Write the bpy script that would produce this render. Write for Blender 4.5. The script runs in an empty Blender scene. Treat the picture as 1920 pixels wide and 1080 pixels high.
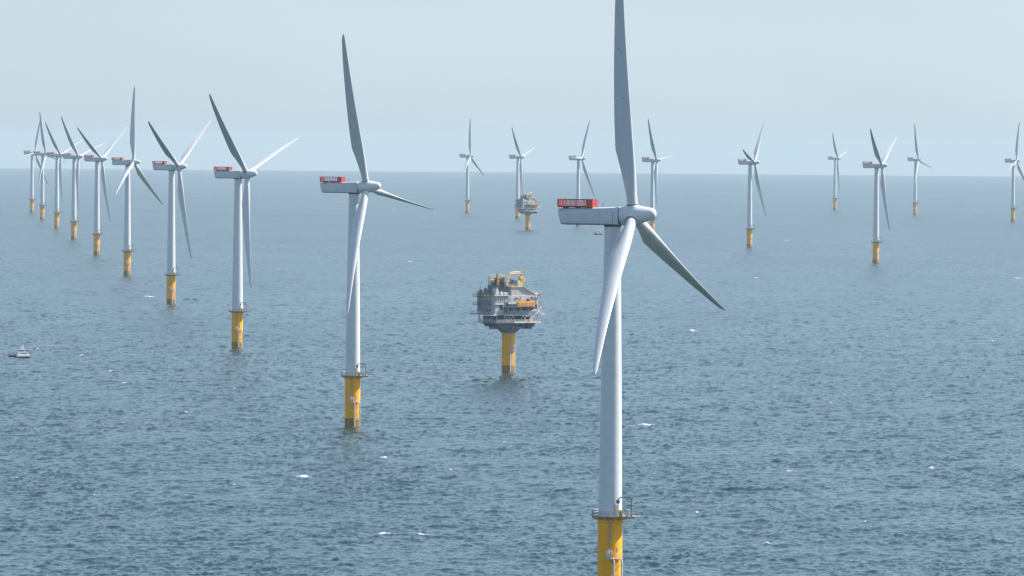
import bpy, math, random
import numpy as np
from mathutils import Vector, Matrix, Euler

R = math.radians
random.seed(7)
S = bpy.context.scene
COL = S.collection

# ------------------------------------------------------------------ camera, light, exposure
CAM_H = 96.875
F_PX = 10738.35
PITCH, ROLL = 2.535e-2, 8.094e-3
EARTH = 7.30e6                       # effective earth radius (refraction included)
cam = bpy.data.cameras.new("camera")
cam.sensor_width = 36.0
cam.lens = 36.0 * F_PX / 1920.0
cam.clip_start, cam.clip_end = 5.0, 120000.0
cam_ob = bpy.data.objects.new("camera", cam)
COL.objects.link(cam_ob)
cam_ob.matrix_world = (Matrix.Translation((0, 0, CAM_H)) @ Matrix.Rotation(math.pi/2 - PITCH, 4, 'X')
                       @ Matrix.Rotation(ROLL, 4, 'Z'))
S.camera = cam_ob

SUN_EL, SUN_AZ = R(44), R(73)        # azimuth from +Y (view direction) towards +X (right)
sun_dir = Vector((math.sin(SUN_AZ)*math.cos(SUN_EL), math.cos(SUN_AZ)*math.cos(SUN_EL), math.sin(SUN_EL)))
world = bpy.data.worlds.new("World")
S.world = world
world.use_nodes = True
wn = world.node_tree
wn.nodes.clear()
sky = wn.nodes.new("ShaderNodeTexSky")
sky.sky_type = 'NISHITA'
sky.sun_disc = False
sky.sun_elevation = SUN_EL
sky.sun_rotation = SUN_AZ
sky.altitude = 0
sky.air_density = 1.0
sky.dust_density = 0.3
sky.ozone_density = 1.5
bg = wn.nodes.new("ShaderNodeBackground")
bg.inputs["Strength"].default_value = 0.10
wo = wn.nodes.new("ShaderNodeOutputWorld")
# a band of pale blue haze low over the horizon, fading into the clear sky above
s_geo = wn.nodes.new("ShaderNodeNewGeometry")
s_sep = wn.nodes.new("ShaderNodeSeparateXYZ")
wn.links.new(s_geo.outputs["Incoming"], s_sep.inputs[0])
s_abs = wn.nodes.new("ShaderNodeMath")
s_abs.operation = 'ABSOLUTE'
wn.links.new(s_sep.outputs[2], s_abs.inputs[0])
s_ramp = wn.nodes.new("ShaderNodeValToRGB")
s_ramp.color_ramp.elements[0].position = 0.0
s_ramp.color_ramp.elements[0].color = (0.43, 0.575, 0.92, 1)
s_ramp.color_ramp.elements[1].position = 1.0
s_ramp.color_ramp.elements[1].color = (1.25, 1.13, 1.0, 1)
s_low = s_ramp.color_ramp.elements.new(0.03)
s_low.color = (0.465, 0.53, 0.765, 1)
s_mid = s_ramp.color_ramp.elements.new(0.20)
s_mid.color = (1.23, 1.10, 0.99, 1)
wn.links.new(s_abs.outputs[0], s_ramp.inputs[0])
s_mul = wn.nodes.new("ShaderNodeMix")
s_mul.data_type, s_mul.blend_type = 'RGBA', 'MULTIPLY'
s_mul.inputs[0].default_value = 1.0
wn.links.new(sky.outputs[0], s_mul.inputs[6])
wn.links.new(s_ramp.outputs[0], s_mul.inputs[7])
# faint unevenness of the haze
s_noise = wn.nodes.new("ShaderNodeTexNoise")
s_noise.inputs["Scale"].default_value = 1.0
s_noise.inputs["Detail"].default_value = 4
s_map = wn.nodes.new("ShaderNodeMapping")
s_map.inputs["Scale"].default_value = (9, 9, 34)
wn.links.new(s_geo.outputs["Incoming"], s_map.inputs["Vector"])
wn.links.new(s_map.outputs[0], s_noise.inputs["Vector"])
s_rng = wn.nodes.new("ShaderNodeMapRange")
s_rng.inputs[1].default_value, s_rng.inputs[2].default_value = 0.3, 0.7
s_rng.inputs[3].default_value, s_rng.inputs[4].default_value = 0.955, 1.03
wn.links.new(s_noise.outputs["Fac"], s_rng.inputs[0])
s_var = wn.nodes.new("ShaderNodeMix")
s_var.data_type, s_var.blend_type = 'RGBA', 'MULTIPLY'
s_var.inputs[0].default_value = 1.0
wn.links.new(s_mul.outputs[2], s_var.inputs[6])
wn.links.new(s_rng.outputs[0], s_var.inputs[7])
wn.links.new(s_var.outputs[2], bg.inputs[0])
wn.links.new(bg.outputs[0], wo.inputs[0])

sun = bpy.data.lights.new("sun", 'SUN')
sun.energy = 4.2
sun.angle = R(0.6)
sun.color = (1.0, 0.95, 0.87)
sun_ob = bpy.data.objects.new("sun", sun)
COL.objects.link(sun_ob)
sun_ob.rotation_euler = sun_dir.to_track_quat('Z', 'Y').to_euler()

S.view_settings.view_transform = 'Standard'
S.view_settings.look = 'None'
S.view_settings.exposure = 1.1
S.view_settings.gamma = 1.0
S.render.engine = 'CYCLES'
S.cycles.use_denoising = True
S.cycles.volume_bounces = 1
S.cycles.max_bounces = 6
S.cycles.filter_width = 1.4
HAZE_DENSITY = 2.9e-5
HAZE_COLOR = (0.57, 0.69, 0.75)

# ------------------------------------------------------------------ helpers
def tag(o, label=None, cat=None, group=None, kind=None):
    if label: o["label"] = label
    if cat: o["category"] = cat
    if group: o["group"] = group
    if kind: o["kind"] = kind
    return o

def empty(name, loc=(0, 0, 0), rz=0.0):
    o = bpy.data.objects.new(name, None)
    COL.objects.link(o)
    o.location = loc
    o.rotation_euler = (0, 0, rz)
    o.empty_display_size = 2
    return o

class MB:
    """collects shapes; build() links them as one mesh object"""
    def __init__(self):
        self.v, self.f, self.m = [], [], []
        self.cur = 0
    def add(self, vs, fs):
        n = len(self.v)
        self.v += [tuple(p) for p in vs]
        self.f += [tuple(i + n for i in f) for f in fs]
        self.m += [self.cur] * len(fs)
        return self
    def box(self, x0, x1, y0, y1, z0, z1, mat=None):
        vs = [Vector((x, y, z)) for z in (z0, z1) for y in (y0, y1) for x in (x0, x1)]
        if mat is not None: vs = [mat @ v for v in vs]
        return self.add(vs, [(0, 2, 3, 1), (4, 5, 7, 6), (0, 1, 5, 4), (2, 6, 7, 3), (0, 4, 6, 2), (1, 3, 7, 5)])
    def bevel_box(self, x0, x1, y0, y1, z0, z1, b=0.1, mat=None):
        """box with chamfered edges, as a 3-ring convex loft along z"""
        def ring(z, i):
            return [(x0+i+b, y0+i, z), (x1-i-b, y0+i, z), (x1-i, y0+i+b, z), (x1-i, y1-i-b, z),
                    (x1-i-b, y1-i, z), (x0+i+b, y1-i, z), (x0+i, y1-i-b, z), (x0+i, y0+i+b, z)]
        rings = [ring(z0, b), ring(z0+b, 0), ring(z1-b, 0), ring(z1, b)]
        return self.loft(rings, mat)
    def loft(self, rings, mat=None, cap=True, closed=True):
        n = len(rings[0])
        vs = [Vector(p) for r in rings for p in r]
        if mat is not None: vs = [mat @ v for v in vs]
        fs = []
        for i in range(len(rings) - 1):
            for j in range(n if closed else n - 1):
                k = (j + 1) % n
                fs.append((i*n + j, i*n + k, (i+1)*n + k, (i+1)*n + j))
        if cap:
            fs.append(tuple(reversed(range(n))))
            fs.append(tuple((len(rings)-1)*n + j for j in range(n)))
        return self.add(vs, fs)
    def lathe(self, prof, n=32, mat=None, axis='Z', cap=True):
        rings = []
        for r, z in prof:
            ring = []
            for j in range(n):
                a = 2*math.pi*j/n
                if axis == 'Z': ring.append((r*math.cos(a), r*math.sin(a), z))
                else: ring.append((z, r*math.cos(a), r*math.sin(a)))
            rings.append(ring)
        return self.loft(rings, mat, cap)
    def tube(self, p0, p1, r, n=8, r1=None):
        p0, p1 = Vector(p0), Vector(p1)
        d = p1 - p0
        q = d.to_track_quat('Z', 'Y').to_matrix().to_4x4()
        return self.lathe([(r, 0), (r if r1 is None else r1, d.length)], n, Matrix.Translation(p0) @ q)
    def path(self, pts, r, n=8):
        pts = [Vector(p) for p in pts]
        rings, prev = [], None
        for i, p in enumerate(pts):
            d = (pts[min(i+1, len(pts)-1)] - pts[max(i-1, 0)]).normalized()
            if prev is None:
                u = d.orthogonal().normalized()
            else:
                u = (prev - d * prev.dot(d)).normalized()
            prev = u
            w = d.cross(u)
            rings.append([p + r*(u*math.cos(2*math.pi*j/n) + w*math.sin(2*math.pi*j/n)) for j in range(n)])
        return self.loft(rings)
    def rail(self, pts, h=1.1, post=1.5, r=0.035, closed=False, bars=(0.55, 1.0)):
        """handrail along a polyline: posts and horizontal bars"""
        pts = [Vector(p) for p in pts]
        segs = list(zip(pts, pts[1:] + ([pts[0]] if closed else [])))
        if not closed: segs = segs[:len(pts)-1]
        up = Vector((0, 0, 1))
        for a, b in segs:
            L = (b - a).length
            k = max(1, round(L / post))
            for i in range(k + 1):
                p = a.lerp(b, i / k)
                self.tube(p, p + up*h, r, 5)
            for f in bars:
                self.tube(a + up*h*f, b + up*h*f, r, 5)
        return self
    def build(self, name, mats, parent=None, smooth=35, cat=None):
        me = bpy.data.meshes.new(name)
        me.from_pydata(self.v, [], self.f)
        if not isinstance(mats, (list, tuple)): mats = [mats]
        for m in mats: me.materials.append(m)
        if len(mats) > 1: me.polygons.foreach_set("material_index", self.m)
        me.update()
        if smooth:
            me.shade_smooth()
            me.set_sharp_from_angle(angle=R(smooth))
        o = bpy.data.objects.new(name, me)
        COL.objects.link(o)
        if parent is not None: o.parent = parent
        return o

def copy_tree(o, parent=None):
    c = o.copy()
    COL.objects.link(c)
    if parent is not None: c.parent = parent
    for ch in list(o.children): copy_tree(ch, c)
    return c

# ------------------------------------------------------------------ materials
class Nodes:
    def __init__(self, name):
        self.mat = bpy.data.materials.new(name)
        self.mat.use_nodes = True
        self.t = self.mat.node_tree
        self.t.nodes.clear()
        self.out = self.n("ShaderNodeOutputMaterial")
    def n(self, typ, **kw):
        x = self.t.nodes.new(typ)
        for k, v in kw.items(): setattr(x, k, v)
        return x
    def l(self, a, b): self.t.links.new(a, b)
    def noise(self, vec, scale, detail=3, rough=0.55):
        x = self.n("ShaderNodeTexNoise")
        x.inputs["Scale"].default_value = scale
        x.inputs["Detail"].default_value = detail
        x.inputs["Roughness"].default_value = rough
        if vec is not None: self.l(vec, x.inputs["Vector"])
        return x.outputs["Fac"]
    def mapping(self, vec, scale):
        x = self.n("ShaderNodeMapping")
        x.inputs["Scale"].default_value = scale
        self.l(vec, x.inputs["Vector"])
        return x.outputs[0]
    def ramp(self, fac, a, b, ca=(0, 0, 0, 1), cb=(1, 1, 1, 1)):
        x = self.n("ShaderNodeValToRGB")
        x.color_ramp.elements[0].position, x.color_ramp.elements[1].position = a, b
        x.color_ramp.elements[0].color, x.color_ramp.elements[1].color = ca, cb
        self.l(fac, x.inputs[0])
        return x.outputs[0]
    def mix(self, fac, a, b, mode='MIX'):
        x = self.n("ShaderNodeMix", data_type='RGBA', blend_type=mode)
        for sock, val in ((x.inputs[0], fac), (x.inputs[6], a), (x.inputs[7], b)):
            if hasattr(val, "links") or hasattr(val, "is_linked"): self.l(val, sock)
            elif isinstance(val, (int, float)): sock.default_value = val
            else: sock.default_value = (*val[:3], 1)
        return x.outputs[2]
    def math(self, op, a, b=0.0, clamp=False):
        x = self.n("ShaderNodeMath", operation=op, use_clamp=clamp)
        for sock, val in ((x.inputs[0], a), (x.inputs[1], b)):
            if hasattr(val, "is_linked"): self.l(val, sock)
            else: sock.default_value = val
        return x.outputs[0]
    def bsdf(self, color, rough=0.5, metal=0.0, spec=0.5):
        x = self.n("ShaderNodeBsdfPrincipled")
        for k, val in (("Base Color", color), ("Roughness", rough), ("Metallic", metal), ("Specular IOR Level", spec)):
            s = x.inputs[k]
            if hasattr(val, "is_linked"): self.l(val, s)
            elif isinstance(val, (int, float)): s.default_value = val
            else: s.default_value = (*val[:3], 1)
        self.l(x.outputs[0], self.out.inputs[0])
        return x

def paint(name, col, rough=0.5, wear=0.12, streak=True, scale=0.5, metal=0.0, dirt=(0.25, 0.23, 0.19)):
    """painted steel: patchy tone and thin vertical dirt streaks"""
    N = Nodes(name)
    tc = N.n("ShaderNodeTexCoord").outputs["Object"]
    patch = N.noise(tc, scale, 4)
    dark = tuple(c*(1-wear) for c in col)
    lite = tuple(min(1, c*(1+wear*0.5)) for c in col)
    c = N.mix(N.ramp(patch, 0.3, 0.7), dark, lite)
    if streak:
        st = N.noise(N.mapping(tc, (1.6, 1.6, 0.05)), 1.0, 4, 0.65)
        c = N.mix(N.math('MULTIPLY', N.ramp(st, 0.58, 0.8), 0.30), c, dirt)
    rg = N.math('MULTIPLY_ADD', patch, 0.2)
    N.t.nodes[-1].inputs[2].default_value = rough - 0.1
    N.bsdf(c, rg, metal)
    return N.mat

def foundation_paint(name, col):
    """yellow paint down to the splash zone, then dark marine growth with an uneven upper edge"""
    N = Nodes(name)
    tcn = N.n("ShaderNodeTexCoord")
    tc = tcn.outputs["Object"]
    patch = N.noise(tc, 0.6, 4)
    c = N.mix(N.ramp(patch, 0.3, 0.7), tuple(x*0.88 for x in col), tuple(x*1.04 for x in col))
    st = N.noise(N.mapping(tc, (1.8, 1.8, 0.06)), 1.0, 4, 0.65)
    c = N.mix(N.math('MULTIPLY', N.ramp(st, 0.55, 0.8), 0.45), c, (0.30, 0.17, 0.05))
    sep = N.n("ShaderNodeSeparateXYZ")
    N.l(tc, sep.inputs[0])
    z = sep.outputs[2]
    wob = N.math('MULTIPLY', N.noise(tc, 0.9, 4), 1.1)
    h = N.math('ADD', z, wob)
    growth = N.mix(N.noise(tc, 2.2, 5), (0.10, 0.07, 0.02), (0.34, 0.24, 0.06))
    f = N.math('SUBTRACT', 1.0, N.math('MULTIPLY', N.math('SUBTRACT', h, 3.2), 4.0, True), True)
    c = N.mix(N.math('MULTIPLY', f, 0.92), c, growth)
    # the dark tide line just at the top of the growth
    line = N.math('SUBTRACT', 1.0, N.math('MULTIPLY', N.math('ABSOLUTE', N.math('SUBTRACT', h, 3.25)), 4.5), True)
    c = N.mix(N.math('MULTIPLY', line, 0.75), c, (0.02, 0.02, 0.015))
    N.bsdf(c, 0.65, 0.0, 0.15)
    return N.mat

def ribbed(name, col, pitch=0.6, rough=0.55):
    """profiled steel cladding: shading comes from the bump of its vertical ribs"""
    N = Nodes(name)
    tc = N.n("ShaderNodeTexCoord").outputs["Object"]
    sep = N.n("ShaderNodeSeparateXYZ")
    N.l(tc, sep.inputs[0])
    s = N.math('ADD', sep.outputs[0], sep.outputs[1])
    w = N.math('SINE', N.math('MULTIPLY', s, 2*math.pi/pitch))
    patch = N.noise(tc, 0.5, 4)
    c = N.mix(N.ramp(patch, 0.3, 0.7), tuple(x*0.8 for x in col), col)
    st = N.noise(N.mapping(tc, (1.2, 1.2, 0.08)), 1.0, 4, 0.65)
    c = N.mix(N.math('MULTIPLY', N.ramp(st, 0.55, 0.8), 0.4), c, (0.22, 0.16, 0.11))
    b = N.bsdf(c, rough)
    bump = N.n("ShaderNodeBump")
    bump.inputs["Strength"].default_value = 0.6
    bump.inputs["Distance"].default_value = 0.12
    N.l(w, bump.inputs["Height"])
    N.l(bump.outputs[0], b.inputs["Normal"])
    return N.mat

M_WHITE = paint("turbine_paint", (0.58, 0.60, 0.60), 0.42, 0.06)
def blade_paint():
    """blade gelcoat: faint patches, a dulled leading edge and three small dark receptor discs"""
    N = Nodes("blade_paint")
    tc = N.n("ShaderNodeTexCoord").outputs["Object"]
    c = N.mix(N.ramp(N.noise(tc, 0.15, 4), 0.3, 0.7), (0.50, 0.52, 0.52), (0.55, 0.57, 0.57))
    st = N.noise(N.mapping(tc, (1.5, 1.5, 0.12)), 1.0, 5, 0.7)
    c = N.mix(N.math('MULTIPLY', N.ramp(st, 0.52, 0.8), 0.22), c, (0.24, 0.24, 0.21))
    for x, z in ((0.3, 14.6), (0.55, 25.2), (0.9, 35.6)):
        d = N.n("ShaderNodeVectorMath", operation='DISTANCE')
        N.l(N.mapping(tc, (1, 0, 1)), d.inputs[0])
        d.inputs[1].default_value = (x, 0, z)
        c = N.mix(N.math('MULTIPLY', N.math('LESS_THAN', d.outputs["Value"], 0.16), 0.8), c, (0.06, 0.065, 0.07))
    N.bsdf(c, 0.4)
    return N.mat
M_BLADE = blade_paint()
M_NAC = paint("nacelle_paint", (0.50, 0.52, 0.52), 0.45, 0.08)
M_YELLOW = foundation_paint("foundation_paint", (0.95, 0.42, 0.002))
M_YEL = paint("yellow_paint", (0.74, 0.42, 0.03), 0.5, 0.2)
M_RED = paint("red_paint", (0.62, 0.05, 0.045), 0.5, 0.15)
M_DRED = paint("dark_red_paint", (0.30, 0.026, 0.030), 0.6, 0.25)  # deeper red for the basket frame and slats
M_GALV = paint("galvanised_steel", (0.30, 0.31, 0.31), 0.5, 0.2, metal=0.3)
M_DARK = paint("dark_steel", (0.07, 0.075, 0.08), 0.5, 0.2)
M_SEAL = paint("rubber_seal", (0.03, 0.035, 0.04), 0.6, 0.2, streak=False)
M_BRIGHT = paint("white_steel", (0.56, 0.56, 0.54), 0.5, 0.15)

# ------------------------------------------------------------------ the sea: one sheet to the horizon
def ocean_tile(L, N, lmin, lmax, sigma, wdir, seed, spread=2.0):
    """periodic random sea surface: height and choppy horizontal offsets"""
    rng = np.random.default_rng(seed)
    k1 = np.fft.fftfreq(N, d=L/N) * 2*np.pi
    kx, ky = np.meshgrid(k1, k1, indexing='ij')
    k = np.hypot(kx, ky)
    k[0, 0] = 1e9
    kp = 2*np.pi/26.0
    spec = np.exp(-1.25*(kp/k)**2) / k**4
    cosd = (kx*wdir[0] + ky*wdir[1]) / k
    spec *= np.where(cosd > 0, 0.12 + np.abs(cosd)**spread, 0.12)
    spec[(k < 2*np.pi/lmax) | (k > 2*np.pi/lmin)] = 0
    h = (rng.normal(size=(N, N)) + 1j*rng.normal(size=(N, N))) * np.sqrt(spec)
    z = np.fft.ifft2(h)
    sc = sigma / z.real.std()
    dx = np.fft.ifft2(1j*kx/k*h).real * sc
    dy = np.fft.ifft2(1j*ky/k*h).real * sc
    return np.stack([dx, dy, z.real*sc], -1).astype(np.float32)

def sample(tile, L, x, y, rot):
    N = tile.shape[0]
    c, s = math.cos(rot), math.sin(rot)
    u = ((c*x + s*y) / L * N) % N
    v = ((-s*x + c*y) / L * N) % N
    i, j = u.astype(np.int64) % N, v.astype(np.int64) % N
    fu, fv = (u - np.floor(u))[:, None].astype(np.float32), (v - np.floor(v))[:, None].astype(np.float32)
    i1, j1 = (i + 1) % N, (j + 1) % N
    d = (tile[i, j]*(1-fu) + tile[i1, j]*fu)*(1-fv) + (tile[i, j1]*(1-fu) + tile[i1, j1]*fu)*fv
    out = d.copy()
    out[:, 0] = c*d[:, 0] - s*d[:, 1]
    out[:, 1] = s*d[:, 0] + c*d[:, 1]
    return out

# breaking crests: x, y, half width in metres
WHITECAPS = [(46.2, 1970, 2.6), (-61.8, 1670, 1.9), (-42.7, 1747, 1.0), (-29.8, 1398, 1.9), (-24.2, 1409, 1.5),
             (122.3, 1713, 1.0), (94.7, 3012, 1.6), (-224.9, 3573, 2.6), (376.9, 4256, 2.6), (286.4, 5922, 2.6),
             (3.9, 1483, 0.5), (63.8, 1372, 0.7), (-20.0, 1684, 0.4), (-4.8, 1853, 0.6), (119.9, 2140, 0.6),
             (236.3, 2865, 0.8), (-112.6, 2057, 0.6), (-112.6, 1557, 0.5), (54.9, 1579, 0.5), (87.6, 1462, 0.6),
             (-176.0, 8545, 2.0), (-179.5, 4378, 1.0), (760.9, 9352, 2.2), (-83.7, 4722, 1.1), (-163.9, 2382, 0.7),
             (81.8, 1713, 1.0)]
_wr = random.Random(21)
for _ in range(9):                        # small scattered flecks
    _d = 1330*(1 + 2.2*_wr.random()**1.6)
    WHITECAPS.append((_wr.uniform(-0.088, 0.088)*_d, _d, _wr.uniform(0.25, 0.55)*(_d/1500)**0.7))

def build_sea():
    half = R(9.0)
    NA = 1400
    ang = np.concatenate([np.linspace(-half, half, NA), np.linspace(half, 2*math.pi - half, 64)[1:-1]])
    nA = len(ang)
    rr = list(np.linspace(20, 1130, 24))
    r = rr[-1]
    while r < 46000:
        r += max(0.75, 0.75*(r/1250.0)**2)
        rr.append(r)
        if r - rr[-2] > 900:
            break
    rr += list(np.linspace(rr[-1], 45000, 14)[1:])
    rr = np.array(rr)
    nR = len(rr)
    a, q = np.meshgrid(ang, rr)
    x = (q*np.sin(a)).ravel()
    y = (q*np.cos(a)).ravel()
    dr = np.gradient(rr)
    lod = np.repeat(dr, nA)
    rad = np.repeat(rr, nA)
    aa = np.abs(((np.tile(ang, nR) + math.pi) % (2*math.pi)) - math.pi)
    edge = np.clip((half - aa)/R(0.5), 0, 1)                   # waves ease out towards the unseen sides
    disp = np.zeros((len(x), 3), np.float32)
    wd = (-0.80, 0.60)
    tiles = [  # length, lmin, lmax, sigma, rotation, seed
        (397.0, 7.0, 120.0, 0.16, 0.0, 1),
        (283.0, 6.0, 90.0, 0.14, R(17), 2),
        (97.0, 1.6, 7.0, 0.092, R(-11), 3),
        (71.0, 1.6, 7.0, 0.085, R(23), 4),
        (43.0, 0.9, 3.0, 0.055, R(41), 5),
        (151.0, 6.0, 15.0, 0.060, R(-31), 6)]
    gust_t = ocean_tile(1900.0, 256, 90.0, 600.0, 1.0, wd, 9)
    gust = 1.0 + 0.13*np.clip(sample(gust_t, 1900.0, x, y, R(8))[:, 2], -2, 2)
    for L, lmin, lmax, sg, rot, seed in tiles:
        t = ocean_tile(L, 512, lmin, lmax, sg, wd, seed)
        w = np.clip(1.0 - (lod - lmax*0.5)/(lmax*2.0), 0, 1)
        w *= edge
        w *= np.clip((rad - 1100)/50.0, 0, 1)
        idx = np.nonzero(w > 0)[0]
        if lmax < 16: w = w*gust*(0.84 + 0.5*np.clip((rad - 1450)/1800.0, 0, 1))
        disp[idx] += sample(t, L, x[idx], y[idx], rot) * w[idx, None].astype(np.float32)
    # slopes the mesh no longer carries far out become gloss roughness instead
    rough = 0.215 + 0.08*np.clip(np.log(np.maximum(lod, 0.75)/0.9)/np.log(30.0), 0, 1)
    co = np.empty((len(x) + 1, 3), np.float32)
    co[:-1, 0] = x + disp[:, 0]
    co[:-1, 1] = y + disp[:, 1]
    co[:-1, 2] = -(rad**2)/(2*EARTH) + disp[:, 2]
    co[-1] = (0, 0, 0)
    # foam where crests break
    foam = np.zeros(len(x) + 1, np.float32)
    rng = np.random.default_rng(5)
    for cx, cy, hw in WHITECAPS:
        near = np.nonzero((np.abs(x - cx) < 3 + hw*2) & (np.abs(y - cy) < 12 + hw*3 + 0.004*cy))[0]
        if len(near) == 0: continue
        crest = near[np.argmax(disp[near, 2] - 0.02*np.abs(x[near] - cx))]
        px, py = x[crest], y[crest]
        d = np.sqrt(((x[near] - px)/(hw*1.7))**2 + ((y[near] - py + 0.35*(x[near] - px))/(hw*0.8 + lod[crest]*0.7))**2)
        foam[near] = np.maximum(foam[near], np.clip(1.5 - d, 0, 1))
    grid = np.arange(nR*nA).reshape(nR, nA)
    nxt = np.roll(grid, -1, axis=1)
    quads = np.stack([grid[:-1], grid[1:], nxt[1:], nxt[:-1]], -1).reshape(-1, 4)
    fan = np.stack([np.full(nA, nR*nA), grid[0], nxt[0]], -1)
    nq, nt = len(quads), len(fan)
    me = bpy.data.meshes.new("sea")
    me.vertices.add(len(co))
    me.vertices.foreach_set("co", co.ravel())
    loops = np.concatenate([quads.ravel(), fan.ravel()]).astype(np.int32)
    me.loops.add(len(loops))
    me.loops.foreach_set("vertex_index", loops)
    me.polygons.add(nq + nt)
    me.polygons.foreach_set("loop_start", np.concatenate([np.arange(nq)*4, nq*4 + np.arange(nt)*3]).astype(np.int32))
    me.update(calc_edges=True)
    me.shade_smooth()
    at = me.attributes.new("foam", 'FLOAT', 'POINT')
    at.data.foreach_set("value", foam)
    at = me.attributes.new("chop", 'FLOAT', 'POINT')
    at.data.foreach_set("value", np.append(rough, 0.2).astype(np.float32))
    # make sure faces look up
    n = me.polygons[0].normal
    if n.z < 0: me.flip_normals()
    o = bpy.data.objects.new("sea", me)
    COL.objects.link(o)
    tag(o, kind="structure")
    return o

def sea_material():
    N = Nodes("sea_water")
    pos = N.n("ShaderNodeNewGeometry").outputs["Position"]
    gust = N.noise(N.mapping(pos, (1/260, 1/420, 0)), 1.0, 4, 0.6)
    fine = N.noise(N.mapping(pos, (1/40, 1/70, 0)), 1.0, 3, 0.6)
    g = N.math('ADD', N.math('MULTIPLY', gust, 0.65), N.math('MULTIPLY', fine, 0.35))
    chop = N.n("ShaderNodeAttribute", attribute_name="chop").outputs["Fac"]
    rough = N.math('ADD', chop, N.math('MULTIPLY', N.math('SUBTRACT', g, 0.5), 0.10))
    fo = N.n("ShaderNodeAttribute", attribute_name="foam").outputs["Fac"]
    brk = N.noise(N.mapping(pos, (1.1, 0.35, 1.1)), 1.0, 5, 0.8)
    fm = N.math('MULTIPLY', N.math('SUBTRACT', N.math('ADD', N.math('MULTIPLY', fo, 0.6), N.math('MULTIPLY', brk, 2.2)), 1.32), 2.2, True)
    fm = N.math('MULTIPLY', fm, N.math('MULTIPLY', fo, 4.0, True))
    col = N.mix(fm, (0.004, 0.027, 0.030), (0.62, 0.66, 0.68))
    rg = N.mix(fm, rough, (0.9, 0.9, 0.9))
    b = N.bsdf(col, rg)
    b.inputs["IOR"].default_value = 1.333
    # ripples too short for the mesh
    rip = N.noise(N.mapping(pos, (0.9, 0.9, 0.9)), 1.0, 4, 0.6)
    bump = N.n("ShaderNodeBump")
    bump.inputs["Strength"].default_value = 0.5
    bump.inputs["Distance"].default_value = 0.20
    N.l(rip, bump.inputs["Height"])
    N.l(bump.outputs[0], b.inputs["Normal"])
    return N.mat

sea = build_sea()
sea.data.materials.append(sea_material())

# ------------------------------------------------------------------ wind turbine
HUB_H, OVERHANG, TILT = 81.75, 4.6, R(5)
PLAT_Z = 17.4

def blade_mesh(pitch_deg=83.0):
    m = MB()
    rs = [1.2, 2.2, 3.4, 4.6, 6.0, 7.6, 9.4, 11.2, 12.6, 13.5, 13.9, 14.3, 15.6, 18, 21, 25, 29, 33, 37, 41, 44.5, 47.5, 50, 51.6, 52.6, 53.2, 53.5]
    def lerp(tab, r):
        for (a, va), (b, vb) in zip(tab, tab[1:]):
            if r <= b: return va + (vb - va)*(r - a)/(b - a)
        return tab[-1][1]
    chord_t = [(1.2, 2.30), (3.4, 2.30), (4.6, 2.36), (13.9, 4.15), (21, 3.72), (29, 3.10), (37, 2.45), (44.5, 1.85), (50, 1.30), (51.6, 1.08), (52.6, 0.80), (53.2, 0.5), (53.5, 0.16)]
    thick_t = [(1.2, 1.0), (3.4, 1.0), (6, 0.84), (9.4, 0.58), (13.9, 0.36), (21, 0.27), (33, 0.20), (53.5, 0.16)]
    twist_t = [(1.2, 11), (8, 11), (14, 9.5), (21, 6.5), (33, 2.5), (45, 0.3), (53.5, -0.5)]
    xp_t = [(1.2, 0.5), (3.4, 0.5), (13.9, 0.30), (53.5, 0.28)]
    n = 28
    rings = []
    for r in rs:
        c, th, xp = lerp(chord_t, r), lerp(thick_t, r), lerp(xp_t, r)
        g = R(pitch_deg + lerp(twist_t, r))
        blend = min(1.0, max(0.0, (r - 3.4)/9.0))
        le = Vector((math.sin(g), math.cos(g), 0))
        nr = Vector((-math.cos(g), math.sin(g), 0))          # suction side
        pre = 1.6*(max(0, r - 10)/43.5)**2 + r*math.tan(R(2.0))
        ring = []
        for j in range(n):
            a = 2*math.pi*j/n
            s = (1 + math.cos(a))/2                            # 1 at leading edge
            x = 1 - s
            yt = 5*0.5*(0.2969*math.sqrt(max(x, 0)) - 0.1260*x - 0.3516*x*x + 0.2843*x**3 - 0.1015*x**4)*2
            yt = yt*th*c*(1 if math.sin(a) >= 0 else -0.72)
            camber = 0.05*c*(1 - th)*math.sin(math.pi*x)
            yc = 0.5*c*math.sin(a)*th
            yy = (1 - blend)*yc + blend*(yt + camber)
            xx = (xp - x)*c
            ring.append(le*xx + nr*yy + Vector((pre, 0, r*1.03)))
        rings.append(ring)
    m.loft(rings)
    return m

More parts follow.
